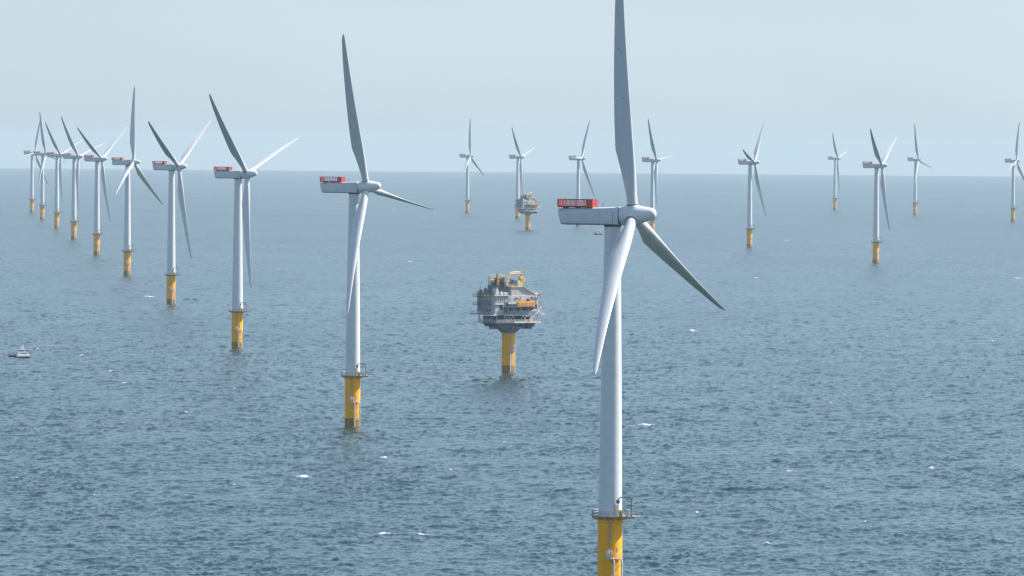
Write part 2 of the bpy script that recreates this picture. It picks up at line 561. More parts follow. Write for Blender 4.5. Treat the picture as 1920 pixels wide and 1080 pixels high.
def make_turbine():
    root = empty("wind_turbine")
    # --- foundation: pile and transition piece
    m = MB()
    m.lathe([(2.62, -6), (2.62, 15.9), (2.72, 16.0), (2.72, 16.25), (2.62, 16.35), (2.62, PLAT_Z - 0.25)], 48)
    fnd = m.build("foundation", M_YELLOW, root)
    # boat landing: two fender pipes with stand-offs
    c60 = Matrix.Rotation(R(-62), 4, 'Z')                     # local +X becomes the direction of the landing
    b = MB()
    for s in (-1, 1):
        pts = [c60 @ Vector(p) for p in ((2.5, s*0.95, 8.4), (3.2, s*0.95, 8.3), (3.55, s*0.95, 7.9), (3.6, s*0.95, 7.2), (3.6, s*0.95, -2.5))]
        b.path(pts, 0.21, 10)
        for z in (6.9, 4.6, 2.2, 0.2):
            b.tube(c60 @ Vector((2.5, s*0.95, z)), c60 @ Vector((3.6, s*0.95, z)), 0.11, 8)
    b.build("boat_landing", M_BRIGHT, fnd)
    b = MB()
    for s in (-1, 1):
        b.tube(c60 @ Vector((3.05, s*0.28, -1.5)), c60 @ Vector((3.05, s*0.28, 8.6)), 0.05, 6)
    for i in range(33):
        b.tube(c60 @ Vector((3.05, -0.28, -1.2 + i*0.3)), c60 @ Vector((3.05, 0.28, -1.2 + i*0.3)), 0.03, 5)
    for z in (7.7, 5.0, 2.4):                                 # cross ties between the fenders
        b.tube(c60 @ Vector((3.05, -0.95, z)), c60 @ Vector((3.05, 0.95, z)), 0.09, 6)
    b.build("boarding_ladder", M_YEL, fnd)
    # rest platform and caged ladder up to the service platform
    b = MB()
    l90 = Matrix.Rotation(R(-92), 4, 'Z')
    for s in (-1, 1):
        b.tube(l90 @ Vector((2.95, s*0.28, 8.4)), l90 @ Vector((2.95, s*0.28, PLAT_Z + 1.0)), 0.05, 6)
    for i in range(31):
        b.tube(l90 @ Vector((2.95, -0.28, 8.6 + i*0.3)), l90 @ Vector((2.95, 0.28, 8.6 + i*0.3)), 0.025, 5)
    for z in (10.0, 12.5, 15.0):
        for s in (-1, 1):
            b.tube(l90 @ Vector((2.55, s*0.28, z)), l90 @ Vector((2.95, s*0.28, z)), 0.04, 5)
    b.build("access_ladder", M_GALV, fnd)
    b = MB()
    for k in range(14):
        a0, a1 = R(-98 + k*4), R(-98 + (k+1)*4)
        q = lambda r, a, z: (r*math.cos(a), r*math.sin(a), z)
        b.loft([[q(2.6, a0, 8.25), q(3.75, a0, 8.25), q(3.75, a0, 8.37), q(2.6, a0, 8.37)],
                [q(2.6, a1, 8.25), q(3.75, a1, 8.25), q(3.75, a1, 8.37), q(2.6, a1, 8.37)]])
    b.rail([(3.7*math.cos(R(a)), 3.7*math.sin(R(a)), 8.37) for a in range(-98, -41, 8)], r=0.045, post=1.2)
    b.build("rest_platform", M_BRIGHT, fnd)
    k = Matrix.Rotation(R(-94), 4, 'Z')
    for dims in ((2.6, 3.4, -0.65, 0.15, 8.5, 10.1, 0.06), (2.6, 3.2, 0.35, 0.75, 8.9, 9.9, 0.05), (2.6, 3.05, 1.45, 1.85, 9.6, 10.9, 0.04)):
        MB().bevel_box(*dims, k).build("switch_box", M_BRIGHT, fnd)
    for a in (-100, -40, 20, 80, 140, 200):                   # lifting lugs below the deck
        k = Matrix.Rotation(R(a), 4, 'Z')
        MB().tube(k @ Vector((2.5, 0, 16.7)), k @ Vector((2.98, 0, 16.7)), 0.17, 12).build("lifting_lug", M_YEL, fnd)
    # --- service platform
    m = MB()
    Rp = 4.0
    m.lathe([(Rp, PLAT_Z - 0.12), (Rp, PLAT_Z + 0.06)], 40)
    m.box(2.0, 6.7, -3.7, 0.6, PLAT_Z - 0.11, PLAT_Z + 0.055)
    plat = m.build("service_platform", M_GALV, root)
    b = MB()
    for i in range(12):
        k = Matrix.Rotation(R(i*30 + 12), 4, 'Z')
        pr = [(2.55, -0.09, PLAT_Z - 0.14), (3.95, -0.09, PLAT_Z - 0.14), (3.95, -0.09, PLAT_Z - 0.45), (2.55, -0.09, PLAT_Z - 1.0)]
        b.loft([[k @ Vector(p) for p in pr], [k @ Vector((p[0], 0.09, p[2])) for p in pr]])
    for y in (-3.4, -1.7, 0.2):
        b.box(2.2, 5.2, y, y + 0.16, PLAT_Z - 0.46, PLAT_Z - 0.13)
    b.lathe([(2.6, PLAT_Z - 0.6), (3.05, PLAT_Z - 0.42), (3.05, PLAT_Z - 0.13)], 40)
    b.build("deck_bracket", M_YEL, plat)
    b = MB()
    arc = [(3.92*math.cos(R(a)), 3.92*math.sin(R(a)), PLAT_Z + 0.06) for a in range(18, 298, 10)]
    b.rail(arc, r=0.04, post=0.9)
    b.rail([arc[-1], (2.1, -3.62, PLAT_Z + 0.06), (6.62, -3.62, PLAT_Z + 0.06), (6.62, 0.52, PLAT_Z + 0.06), (4.0, 0.52, PLAT_Z + 0.06), arc[0]], r=0.04, post=1.1)
    b.build("railing", M_GALV, plat)
    b = MB()
    px, py = 4.45, -2.6
    b.lathe([(0.26, PLAT_Z), (0.26, PLAT_Z + 0.4), (0.14, PLAT_Z + 0.5)], 12, Matrix.Translation((px, py, 0)))
    arm = [(px, py, PLAT_Z + 0.3), (px, py, PLAT_Z + 3.7), (px - 0.1, py, PLAT_Z + 4.05), (px - 0.4, py - 0.03, PLAT_Z + 4.2), (px - 1.9, py - 0.3, PLAT_Z + 4.15),
           (px - 2.4, py - 0.4, PLAT_Z + 4.05), (px - 2.75, py - 0.45, PLAT_Z + 3.75), (px - 2.85, py - 0.47, PLAT_Z + 3.2)]
    b.path(arm, 0.115, 8)
    b.tube((px, py, PLAT_Z + 2.9), (px - 1.3, py - 0.2, PLAT_Z + 4.1), 0.07, 6)
    b.bevel_box(px - 3.2, px - 2.5, py - 0.75, py - 0.2, PLAT_Z + 2.75, PLAT_Z + 3.6, 0.12)
    b.build("davit_crane", M_DARK, plat)
    b = MB()
    b.bevel_box(1.75, 2.6, -3.1, -2.4, PLAT_Z + 0.06, PLAT_Z + 1.25, 0.06)
    b.bevel_box(1.85, 2.5, -3.0, -2.5, PLAT_Z + 1.25, PLAT_Z + 1.45, 0.05)
    b.build("equipment_locker", M_YEL, plat)
    b = MB()
    b.bevel_box(3.3, 4.0, -3.3, -2.8, PLAT_Z + 0.06, PLAT_Z + 1.5, 0.05)
    b.build("control_cabinet", M_BRIGHT, plat)
    # --- tower
    m = MB()
    z0, z1 = PLAT_Z + 0.06, HUB_H - 2.1
    prof = []
    for k, t in enumerate(np.linspace(0, 1, 25)):
        rr = 2.53 + (1.72 - 2.53)*(t**1.15)
        prof.append((rr, z0 + (z1 - z0)*t))
    prof.sort(key=lambda p: p[1])
    m.lathe(prof, 64)
    tow = m.build("tower", M_WHITE, root, smooth=50)
    b = MB()
    k = Matrix.Rotation(R(-58), 4, 'Z')
    b.bevel_box(2.4, 2.62, -0.5, 0.5, PLAT_Z + 0.2, PLAT_Z + 2.6, 0.05, k)
    b.build("door", M_GALV, tow)
    # --- nacelle (own origin at the tower axis, so that it can yaw)
    def section(x, w, zb, zt, c=0.35, ch=0.75):
        return [(x, -w + c, zb), (x, w - c, zb), (x, w, zb + c), (x, w, zt - ch), (x, w - 0.25, zt - ch*0.3), (x, w - ch, zt),
                (x, -w + ch, zt), (x, -w + 0.25, zt - ch*0.3), (x, -w, zt - ch), (x, -w, zb + c)]
    m = MB()
    H = HUB_H
    m.loft([section(-10.75, 1.75, H - 2.15, H - 1.95), section(-11.15, 1.85, H - 2.13, H + 0.7), section(-11.35, 1.8, H - 1.4, H + 1.15), section(-11.3, 1.5, H - 1.0, H + 1.3)][1:2]
           + [section(-10.0, 1.95, H - 2.15, H + 1.35), section(-2.0, 2.0, H - 2.2, H + 1.62), section(1.2, 2.0, H - 2.22, H + 1.75), section(1.75, 1.9, H - 2.12, H + 1.68)])
    for i in range(10):                                        # shear the rear end so that its upper edge overhangs
        v = m.v[i]
        m.v[i] = (v[0] - 0.85*(v[2] - (H - 2.15))/2.9 + 0.10, v[1], v[2] if v[2] < H else H + 1.25 if v[2] > H + 0.5 else v[2])
    nac = m.build("nacelle", M_NAC, root, smooth=30)
    b = MB()
    b.lathe([(1.76, 1.5), (1.76, 2.2)], 32, Matrix.Translation((0, 0, H - 0.22)), axis='X')
    for s in (-1, 1):                                          # panel joint before the front ring
        b.box(0.62, 0.68, s*1.9 - 0.125, s*1.9 + 0.125, H - 1.8, H + 0.9)
    b.box(-9.9, 1.2, -2.03, -1.9, H - 2.18, H - 2.08)
    b.box(-9.9, 1.2, 1.9, 2.03, H - 2.18, H - 2.08)
    b.lathe([(1.9, H - 2.5), (1.9, H - 2.1)], 32)
    b.build("seal", M_SEAL, nac)
    b = MB()                                                   # winching basket on the rear roof
    x0, x1, y0, y1, zb, zt = -11.8, -4.0, -1.85, 1.85, H + 1.52, H + 3.3
    b.box(x0, x1, y0, y1, zb, zb + 0.18)
    for y in (y0, y1):
        for z in (zb + 0.18, zt - 0.14):
            b.box(x0, x1, y - 0.06, y + 0.06, z, z + 0.14)
        n = 13
        for i in range(n + 1):
            x = x0 + (x1 - x0)*(i + (0.35 if y > 0 else 0))/(n + 0.5)
            b.box(x - 0.075, x + 0.075, y - 0.045, y + 0.045, zb + 0.3, zt - 0.1)
    for x in (x0, x1):
        b.box(x - 0.05, x + 0.05, y0, y1, zb + 0.1, zt)
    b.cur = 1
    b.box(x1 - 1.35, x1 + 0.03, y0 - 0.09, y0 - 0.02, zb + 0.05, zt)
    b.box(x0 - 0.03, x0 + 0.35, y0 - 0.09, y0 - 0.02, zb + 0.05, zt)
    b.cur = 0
    for x in (-10.5, -7.8, -5.2):
        b.box(x - 0.12, x + 0.12, -1.6, 1.6, H + 1.25, zb)
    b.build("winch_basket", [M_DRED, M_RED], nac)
    b = MB()
    b.tube((-2.4, 0.6, H + 1.4), (-2.4, 0.6, H + 2.6), 0.05, 6)
    b.tube((-2.4, -0.2, H + 2.3), (-2.4, 1.4, H + 2.3), 0.035, 6)
    b.build("wind_sensor", M_DARK, nac)
    # --- hub and blades (own origin at the rotor centre; spin about local x)
    m = MB()
    m.lathe([(1.80, -2.72), (1.98, -2.62), (2.05, -1.9), (2.08, -0.6), (2.05, 0.6), (1.96, 1.4), (1.78, 2.2), (1.56, 3.0), (1.34, 3.8),
             (1.17, 4.4), (0.98, 4.75), (0.72, 4.98), (0.4, 5.1), (0.1, 5.13)], 48, axis='X')
    for k in range(3):
        q = Matrix.Rotation(k*2*math.pi/3, 4, 'X')
        m.lathe([(1.62, 0.9), (1.5, 1.7), (1.36, 2.05), (1.3, 2.12)], 32, q)
        m.cur = 1
        m.lathe([(1.25, 2.08), (1.25, 2.34)], 32, q)
        m.cur = 0
    hub = m.build("hub", [M_WHITE, M_SEAL], root, smooth=40)
    bm = blade_mesh()
    for k in range(3):
        if k == 0:
            bl = bm.build("blade", M_BLADE, hub, smooth=60)
            first = bl
        else:
            bl = first.copy()
            COL.objects.link(bl)
            bl.parent = hub
        bl.rotation_euler = (k*2*math.pi/3, 0, 0)
    return root

def pose(root, loc, yaw_deg, phase_deg):
    """stand a turbine at loc, its rotor axis turned yaw_deg towards the viewer's side, blades at phase_deg"""
    root.location = loc
    for c in root.children:
        n = c.name.split(".")[0]
        if n == "nacelle":
            c.rotation_euler = (0, 0, R(-yaw_deg))
        elif n == "hub":
            c.location = (math.cos(R(yaw_deg))*OVERHANG, -math.sin(R(yaw_deg))*OVERHANG, HUB_H)
            c.rotation_euler = (R(phase_deg), -TILT, R(-yaw_deg))

TURBINES = [  # x, y, yaw, blade phase, label
    (21.4, 1224.0, 19, 6.5, "largest wind turbine of all, its upper blade reaching past the top of the picture"),
    (-54.1, 1952.0, 20, 21, "second largest wind turbine, between the white boat's row and the substation, thin blade pointing right"),
    (-128.8, 2686.0, 23, 48, "wind turbine next in line behind the second largest one, blades in a wide Y"),
    (-203.7, 3420.0, 20, 61, "wind turbine with blades in a Y, small whitecap on the water beside its yellow foot"),
    (-279.5, 4156.0, 17, 115, "wind turbine with one blade straight up, between two turbines whose blades form a Y"),
    (-356.5, 4911.0, 23, 61, "hazy wind turbine with Y blades, just left of the one with a blade straight up"),
    (-435.5, 5685.0, 22, 44, "hazy wind turbine third from the far end of the line, long steep blade leaning left"),
    (-510.9, 6418.0, 21, 48, "hazy wind turbine whose nacelle overlaps the rotor of the next one behind it"),
    (-588.2, 7161.0, 20, 17, "pale wind turbine second from the far end of the line, blade crossing the last one's"),
    (-664.6, 7916.0, 18, 95, "pale wind turbine at the far left end of the long line"),
    (-65.7, 8284.0, 18, 118, "pale distant wind turbine standing left of the small far substation"),
    (6.4, 7658.0, 19, 44, "pale distant wind turbine whose yellow foot stands right behind the far substation"),
    (79.4, 6960.0, 22, 89, "distant wind turbine with its foot hidden behind the largest turbine's red basket"),
    (152.8, 6270.0, 18, 35, "distant wind turbine partly hidden behind the nose and blade of the largest turbine"),
    (229.9, 5555.0, 17, 77, "hazy wind turbine on the right with a short dark blade pointing up left"),
    (516.3, 9182.0, 17, 42, "smallest, palest wind turbine, between two bigger ones on the right"),
    (306.6, 4830.0, 17, 56, "biggest wind turbine of the hazy group on the right, red basket and steep dark blade"),
    (596.5, 8492.0, 22, 16, "pale distant wind turbine with one blade straight up and one pointing lower right"),
    (682.0, 7808.0, 22, 104, "pale wind turbine cut by the right edge of the picture"),
]
proto = make_turbine()
for i, (x, y, yaw, ph, label) in enumerate(TURBINES):
    t = proto if i == 0 else copy_tree(proto)
    tag(t, label, "wind turbine", "wind turbines standing in the sea")
    pose(t, (x, y, -(x*x + y*y)/(2*EARTH)), yaw, ph)

# ------------------------------------------------------------------ offshore substation
M_CLAD = ribbed("profiled_cladding", (0.24, 0.26, 0.29), 0.9)
M_WALL = paint("module_wall", (0.41, 0.41, 0.40), 0.5, 0.15, dirt=(0.22, 0.15, 0.1))
M_STEEL = paint("grey_structure", (0.23, 0.26, 0.31), 0.5, 0.15)
M_DSTEEL = paint("blue_grey_structure", (0.11, 0.145, 0.195), 0.55, 0.2)
M_ORANGE = paint("orange_paint", (0.86, 0.34, 0.025), 0.5, 0.25)
M_PALEYEL = paint("pale_yellow_paint", (0.62, 0.50, 0.20), 0.6, 0.2)
M_RUST = paint("rusty_primer", (0.34, 0.17, 0.05), 0.7, 0.3)
M_VDARK = paint("dark_blue_steel", (0.05, 0.065, 0.09), 0.55, 0.2)
M_GLASS = paint("dark_glass", (0.02, 0.025, 0.03), 0.15, 0.1, streak=False)

def make_substation():
    root = empty("offshore_substation", rz=R(35))
    # single yellow column
    m = MB()
    m.lathe([(2.85, -6), (2.85, 15.6), (2.95, 15.7), (2.95, 16.1), (2.85, 16.2), (2.85, 17.0)], 40)
    col = m.build("column", M_YELLOW, root)
    # the photograph shows the landing on the viewer's right: local direction -95 deg minus the yaw
    c = Matrix.Rotation(R(-98), 4, 'Z')
    b = MB()
    for s in (-1, 1):
        b.path([c @ Vector(p) for p in ((2.7, s*1.05, 8.9), (3.6, s*1.05, 8.7), (3.95, s*1.05, 8.0), (3.95, s*1.05, -2.5))], 0.22, 10)
        for z in (6.5, 3.6, 0.8):
            b.tube(c @ Vector((2.6, s*1.05, z)), c @ Vector((3.95, s*1.05, z)), 0.13, 8)
    b.build("boat_landing", M_BRIGHT, col)
    b = MB()
    for s in (-1, 1):
        b.tube(c @ Vector((3.3, s*0.3, -1)), c @ Vector((3.3, s*0.3, 17.5)), 0.07, 6)
    for i in range(60):
        b.tube(c @ Vector((3.3, -0.3, -1 + i*0.3)), c @ Vector((3.3, 0.3, -1 + i*0.3)), 0.035, 5)
    b.box(2.7, 4.3, -1.6, 1.6, 9.0, 9.15, c)
    b.rail([c @ Vector(p) for p in ((2.9, -1.55, 9.15), (4.25, -1.55, 9.15), (4.25, 1.55, 9.15), (2.9, 1.55, 9.15))], r=0.06)
    b.bevel_box(3.0, 3.9, 0.5, 1.3, 9.2, 10.9, 0.06, c)
    b.build("access_ladder", M_BRIGHT, col)
    # flared head and cable deck
    m = MB()
    m.lathe([(2.95, 16.6), (3.2, 17.2), (4.6, 18.2), (5.6, 18.9), (5.6, 19.35)], 40)
    for i in range(16):
        k = Matrix.Rotation(2*math.pi*i/16, 4, 'Z')
        pr = [(2.9, -0.08, 17.0), (3.4, -0.08, 17.0), (5.9, -0.08, 19.36), (2.9, -0.08, 19.36)]
        m.loft([[k @ Vector(p) for p in pr], [k @ Vector((p[0], 0.08, p[2])) for p in pr]])
    m.build("flared_head", M_STEEL, root)
    m = MB()
    m.box(-8.2, 7.4, -5.2, 5.2, 19.36, 19.7)
    m.box(-6.6, 6.2, -4.6, 4.6, 18.6, 19.36)
    m.box(-7.4, -5.0, -3.0, 4.0, 18.4, 19.3)
    m.box(4.4, 6.8, -3.8, 2.6, 18.5, 19.3)
    for y in (-5.2, -2.6, 0, 2.6, 5.2):
        m.box(-9.0, 8.3, y - 0.2, y + 0.2, 19.7, 20.5)
    for x in (-9, -6, -3, 0, 3, 6, 9):
        m.box(x - 0.17, x + 0.17, -6.4, 6.4, 20.5, 21.1)
    cd = m.build("cable_deck", M_DSTEEL, root)
    rnd = random.Random(3)
    for i in range(14):                                        # trays and junction boxes hung below and set on the deck
        x, y = rnd.uniform(-8.8, 7.2), rnd.choice((-5.6, -5.2, 5.0, rnd.uniform(-5, 5)))
        zt = rnd.choice((19.36, 20.6))
        MB().bevel_box(x, x + rnd.uniform(0.8, 2.4), y - 0.6, y + 0.6, zt - rnd.uniform(0.5, 1.3), zt, 0.05).build("cable_tray", rnd.choice((M_DSTEEL, M_VDARK)), cd)
    # lower deck
    m = MB()
    m.box(-11.8, 11.2, -7.8, 6.8, 21.1, 21.4)
    m.box(-13.4, -11.8, -2.0, 6.5, 21.12, 21.38)
    ld = m.build("lower_deck", M_STEEL, root)
    b = MB()
    b.rail([(-11.7, -7.7, 21.4), (11.1, -7.7, 21.4), (11.1, 6.7, 21.4), (-11.7, 6.7, 21.4)], r=0.06, post=1.6, closed=True, bars=(0.35, 0.68, 1.0))
    b.box(-2.5, 11.15, -7.86, -7.8, 21.05, 21.75)
    b.build("railing", M_BRIGHT, ld)
    for (x, y, sx, sy, h) in ((-10.5, 0, 2.2, 5, 2.6), (-6.5, -1, 2.4, 4.6, 2.4), (-2.4, 0.5, 2.5, 5.2, 2.7), (2.2, 1.2, 2.3, 4.4, 2.3), (6.4, 0.8, 2.3, 5, 2.5), (9.4, -1, 1.2, 3, 2.0)):
        MB().bevel_box(x - sx/2, x + sx/2, y - sy/2, y + sy/2, 21.4, 21.4 + h, 0.08).build("switchgear", M_VDARK, ld)
    MB().bevel_box(6.2, 7.6, -7.0, -6.0, 21.4, 22.6, 0.1).build("hose_reel", M_ORANGE, ld)
    MB().bevel_box(3.3, 4.2, -7.2, -6.4, 21.4, 22.2, 0.1).build("hose_reel", M_ORANGE, ld)
    MB().bevel_box(9.6, 10.9, -7.6, -6.7, 21.4, 22.8, 0.1).build("safety_cabinet", M_RED, ld)
    # braces between lower and main deck
    for x0, x1 in ((-4.6, -7.2), (-4.6, -4.6), (-4.6, -2.0), (5.5, 1.8), (5.5, 9.2), (8.0, 4.6)):
        MB().tube((x0, -6.6, 21.4), (x1, -6.9, 24.6), 0.16, 8).build("brace", M_BRIGHT, root)
    for x in (-11, -7.2, -2, 1.8, 6, 10.2):
        for y in (-6.9, 6.2):
            MB().tube((x, y, 21.4), (x, y, 24.6), 0.2, 8).build("stanchion", M_STEEL, root)
    for y in (-4, 0, 4):
        MB().tube((-11.2, y, 21.4), (-11.2, y + 2.4, 24.6), 0.15, 8).build("brace", M_BRIGHT, root)
    # main deck with side walkways
    m = MB()
    m.box(-12.4, 11.6, -7.3, 7.2, 24.6, 25.0)
    m.box(-15.0, -12.4, -0.5, 7.0, 24.62, 24.96)
    m.box(11.6, 14.2, -6.6, -2.0, 24.62, 24.98)
    md = m.build("main_deck", M_STEEL, root)
    b = MB()
    b.rail([(-7.0, -7.22, 25.0), (11.5, -7.22, 25.0)], r=0.05, post=1.8)
    b.rail([(11.6, -6.5, 25.0), (14.1, -6.5, 25.0), (14.1, -2.1, 25.0), (11.6, -2.1, 25.0)], r=0.055, post=1.2)
    b.rail([(-12.4, -0.4, 25.0), (-14.9, -0.4, 25.0), (-14.9, 6.9, 25.0), (-12.4, 6.9, 25.0)], r=0.055, post=1.2)
    b.box(11.7, 14.25, -6.68, -6.6, 24.55, 25.15)
    b.box(-13.0, -10.6, -7.42, -7.32, 24.55, 25.1)
    b.build("railing", M_BRIGHT, md)
    # equipment house
    m = MB()
    m.bevel_box(-11.6, 10.6, -6.5, 6.6, 25.0, 32.6, 0.08)
    hs = m.build("equipment_house", M_WALL, root)
    b = MB()
    b.box(-11.78, -11.62, -3.6, 6.5, 25.8, 32.4)
    b.build("side_cladding", M_CLAD, hs)
    b = MB()
    b.box(-11.84, -11.78, -0.3, 6.4, 27.0, 29.9)
    for y in np.arange(-0.1, 6.4, 0.95):
        b.box(-12.0, -11.84, y, y + 0.4, 27.05, 29.85)
    b.build("louvre_panel", M_STEEL, hs)
    b = MB()
    b.box(-11.98, -11.78, -3.6, 6.4, 30.15, 30.4)
    b.box(-12.1, -11.78, -3.6, 6.4, 26.2, 26.6)
    b.build("side_beam", M_VDARK, hs)
    b = MB()                                                   # ribbed wall panel, its dark colour also painting the balcony's shadow
    b.box(-4.2, 5.4, -6.56, -6.49, 26.35, 27.6)
    for x in np.arange(-4.0, 5.4, 0.5):
        b.box(x, x + 0.14, -6.64, -6.56, 26.4, 27.55)
    b.build("shadowed_rib_panel", M_DSTEEL, hs)
    b = MB()
    b.box(-12.3, -11.66, -6.8, 6.7, 32.62, 32.85)
    b.box(-12.3, -4.4, -7.3, -6.3, 32.6, 32.9)
    b.box(-11.9, -7.2, -6.9, -6.52, 28.9, 29.15)
    b.box(-4.0, 10.9, -6.8, -6.52, 26.0, 26.2)
    b.build("roof_ledge", M_BRIGHT, hs)
    for (x, z, w, h) in ((-9.3, 26.9, 1.7, 1.9), (6.9, 26.6, 1.2, 1.8), (9.0, 27.2, 1.0, 1.6)):
        b = MB()
        b.box(x, x + w, -6.58, -6.49, z, z + h)
        b.box(x + w*0.44, x + w*0.56, -6.62, -6.58, z, z + h)
        b.build("window", M_GLASS, hs)
    for x in (-10.9, -9.8, -8.7, -7.6, -6.5):
        MB().box(x, x + 0.7, -6.6, -6.48, 30.0, 31.8).build("ventilation_panel", M_BRIGHT, hs)
    rnd = random.Random(8)                                     # small cabinets, hatches and lamps fixed to the walls
    for i in range(16):
        x, z = rnd.uniform(-4.5, 9.8), rnd.choice((26.4, 28.6, 30.4, 31.4)) + rnd.uniform(-0.3, 0.3)
        w, h, d = rnd.uniform(0.5, 1.6), rnd.uniform(0.5, 1.3), rnd.uniform(0.15, 0.6)
        MB().bevel_box(x, x + w, -6.49 - d, -6.49, z, z + h, 0.04).build("wall_cabinet", rnd.choice((M_STEEL, M_VDARK, M_BRIGHT, M_WALL)), hs)
    b = MB()                                                   # ducts and pipework along the front
    rnd = random.Random(11)
    for i in range(13):
        x = rnd.uniform(-5.2, 10.2)
        z = rnd.uniform(25.2, 31)
        b = MB()
        if i % 2: b.tube((x, -6.75, z), (x, -6.75, min(32.4, z + rnd.uniform(1.5, 5))), rnd.uniform(0.07, 0.16), 8)
        else: b.tube((x, -6.8, z), (min(10.4, x + rnd.uniform(2, 6)), -6.8, z), rnd.uniform(0.07, 0.18), 8)
        b.build("pipe", M_GALV, hs)
    # front balcony carrying the dark fuel cylinder and the orange container
    m = MB()
    m.box(-7.0, 7.4, -9.4, -6.55, 27.9, 28.1)
    for x in (-6.6, -3.4, 0, 3.6, 7.0):
        m.loft([[(x - 0.08, -6.56, 27.9), (x - 0.08, -9.3, 27.9), (x - 0.08, -6.56, 26.2)], [(x + 0.08, -6.56, 27.9), (x + 0.08, -9.3, 27.9), (x + 0.08, -6.56, 26.2)]])
    bal = m.build("balcony", M_STEEL, root)
    b = MB()
    b.lathe([(0.2, -0.25), (0.75, -0.1), (0.95, 0.1), (0.95, 4.2), (0.75, 4.45), (0.2, 4.55)], 24, Matrix.Translation((-6.7, -8.3, 29.1)), axis='X')
    b.build("fuel_tank", M_DSTEEL, bal)
    b = MB()
    b.bevel_box(-2.0, 6.8, -9.35, -7.3, 28.15, 30.1, 0.09)
    for x in np.arange(-1.5, 6.4, 0.7):
        b.box(x, x + 0.3, -9.42, -9.35, 28.4, 29.9)
    b.build("cargo_container", M_ORANGE, bal)
    # left-hand walkways and orange barrier on the left roof edge
    m = MB()
    for z in (28.6, 32.0):
        m.box(-14.4, -11.95, 3.2, 6.4, z, z + 0.18)
        m.rail([(-12.0, 3.25, z + 0.18), (-14.35, 3.25, z + 0.18), (-14.35, 6.35, z + 0.18)], r=0.07, post=0.9)
    m.build("side_walkway", M_DSTEEL, root)
    m = MB()
    m.rail([(-12.0, -5.6, 32.85), (-12.0, 6.4, 32.85)], h=1.15, r=0.08, post=0.8, bars=(0.3, 0.6, 1.0))
    m.box(-12.06, -11.98, -3.6, 6.2, 32.9, 33.75)
    m.build("roof_barrier", M_RUST, root)
    for y, h in ((5.6, 2.4), (2.2, 3.0), (0.2, 2.2)):
        m = MB()
        m.bevel_box(-11.2, -10.0, y - 0.55, y + 0.55, 32.6, 32.6 + h, 0.1)
        m.tube((-10.6, y, 32.6), (-10.6, y, 33.6 + h), 0.09, 6)
        m.build("ventilator", M_DSTEEL, root)
    # upper house with a sloping white roof on the right
    m = MB()
    pr = [(-2.6, 32.6), (9.2, 32.6), (9.2, 33.1), (3.6, 36.0), (-2.6, 36.2)]
    m.loft([[(x, -5.6, z) for x, z in pr], [(x, 4.6, z) for x, z in pr]])
    uh = m.build("upper_house", M_WALL, root)
    b = MB()
    pr = [(3.2, 36.28), (3.2, 36.5), (9.9, 33.1), (9.9, 32.85)]
    b.loft([[(x, -6.2, z) for x, z in pr], [(x, 5.0, z) for x, z in pr]])
    b.box(-3.0, 3.2, -6.0, 5.0, 36.22, 36.45)
    b.build("roof", M_BRIGHT, uh)
    b = MB()
    b.bevel_box(-8.6, -3.0, -3.6, 3.6, 32.6, 37.0, 0.1)
    b.bevel_box(-9.7, -8.7, -4.8, -2.8, 32.6, 36.2, 0.1)
    for x in np.arange(-8.3, -3.2, 0.55):
        b.box(x, x + 0.22, -3.78, -3.58, 33.0, 36.6)
    b.build("transformer", M_DSTEEL, root)
    for x, y, r, h in ((-7.6, -5.2, 0.5, 1.6), (-5.6, -5.4, 0.8, 1.2), (-9.8, -5.6, 0.4, 2.2)):
        MB().lathe([(r, 32.6), (r, 32.6 + h), (r*0.6, 32.9 + h)], 16, Matrix.Translation((x, y, 0))).build("expansion_tank", M_BRIGHT, root)
    MB().bevel_box(-10.9, -9.9, -6.2, -3.4, 32.8, 35.6, 0.1).build("cooler", M_BRIGHT, root)
    # roof frame with gear, mast and aerials
    m = MB()
    for x in (-8.4, -5.0, -1.4):
        for y in (-3.4, 3.0):
            m.tube((x, y, 36.2), (x, y, 40.0), 0.16, 8)
    for y in (-3.4, 3.0):
        m.tube((-8.4, y, 40.0), (-1.4, y, 40.0), 0.15, 8)
        m.tube((-8.4, y, 38.7), (-1.4, y, 38.7), 0.1, 8)
        m.tube((-8.4, y, 38.7), (-5.0, y, 40.0), 0.09, 6)
        m.tube((-5.0, y, 38.7), (-1.4, y, 40.0), 0.09, 6)
    for x in (-8.4, -5.0, -1.4):
        m.tube((x, -3.4, 40.0), (x, 3.0, 40.0), 0.14, 8)
    m.build("roof_frame", M_GALV, root)
    m = MB()
    m.bevel_box(-9.0, -8.0, -4.2, -3.2, 36.9, 40.6, 0.12)
    m.tube((-8.5, -3.7, 40.6), (-8.5, -3.7, 42.6), 0.1, 6)
    m.build("chimney", M_RUST, root)
    rnd = random.Random(17)                                    # plant packed inside and beside the frame
    for i in range(30):
        x, y, z = rnd.uniform(-8.2, 2.6 if i < 20 else -2.0), rnd.uniform(-4.6, 2.4), rnd.choice((36.3, 36.9))
        w, d, h = rnd.uniform(0.8, 2.2), rnd.uniform(0.8, 2.0), rnd.uniform(1.2, 4.6 if x < -2 else 2.6)
        MB().bevel_box(x - w/2, x + w/2, y - d/2, y + d/2, z, z + h, 0.08).build("plant_unit", rnd.choice((M_DSTEEL, M_STEEL, M_VDARK, M_GALV, M_BRIGHT, M_PALEYEL)), root)
    for i in range(9):
        x, y = rnd.uniform(-8.5, 3.0), rnd.uniform(-5.0, 3.0)
        MB().tube((x, y, 36.3), (x + rnd.uniform(-1, 1), y, rnd.uniform(38.5, 41.8)), 0.11, 6).build("vent_pipe", rnd.choice((M_GALV, M_BRIGHT, M_DARK)), root)
    rnd = random.Random(29)
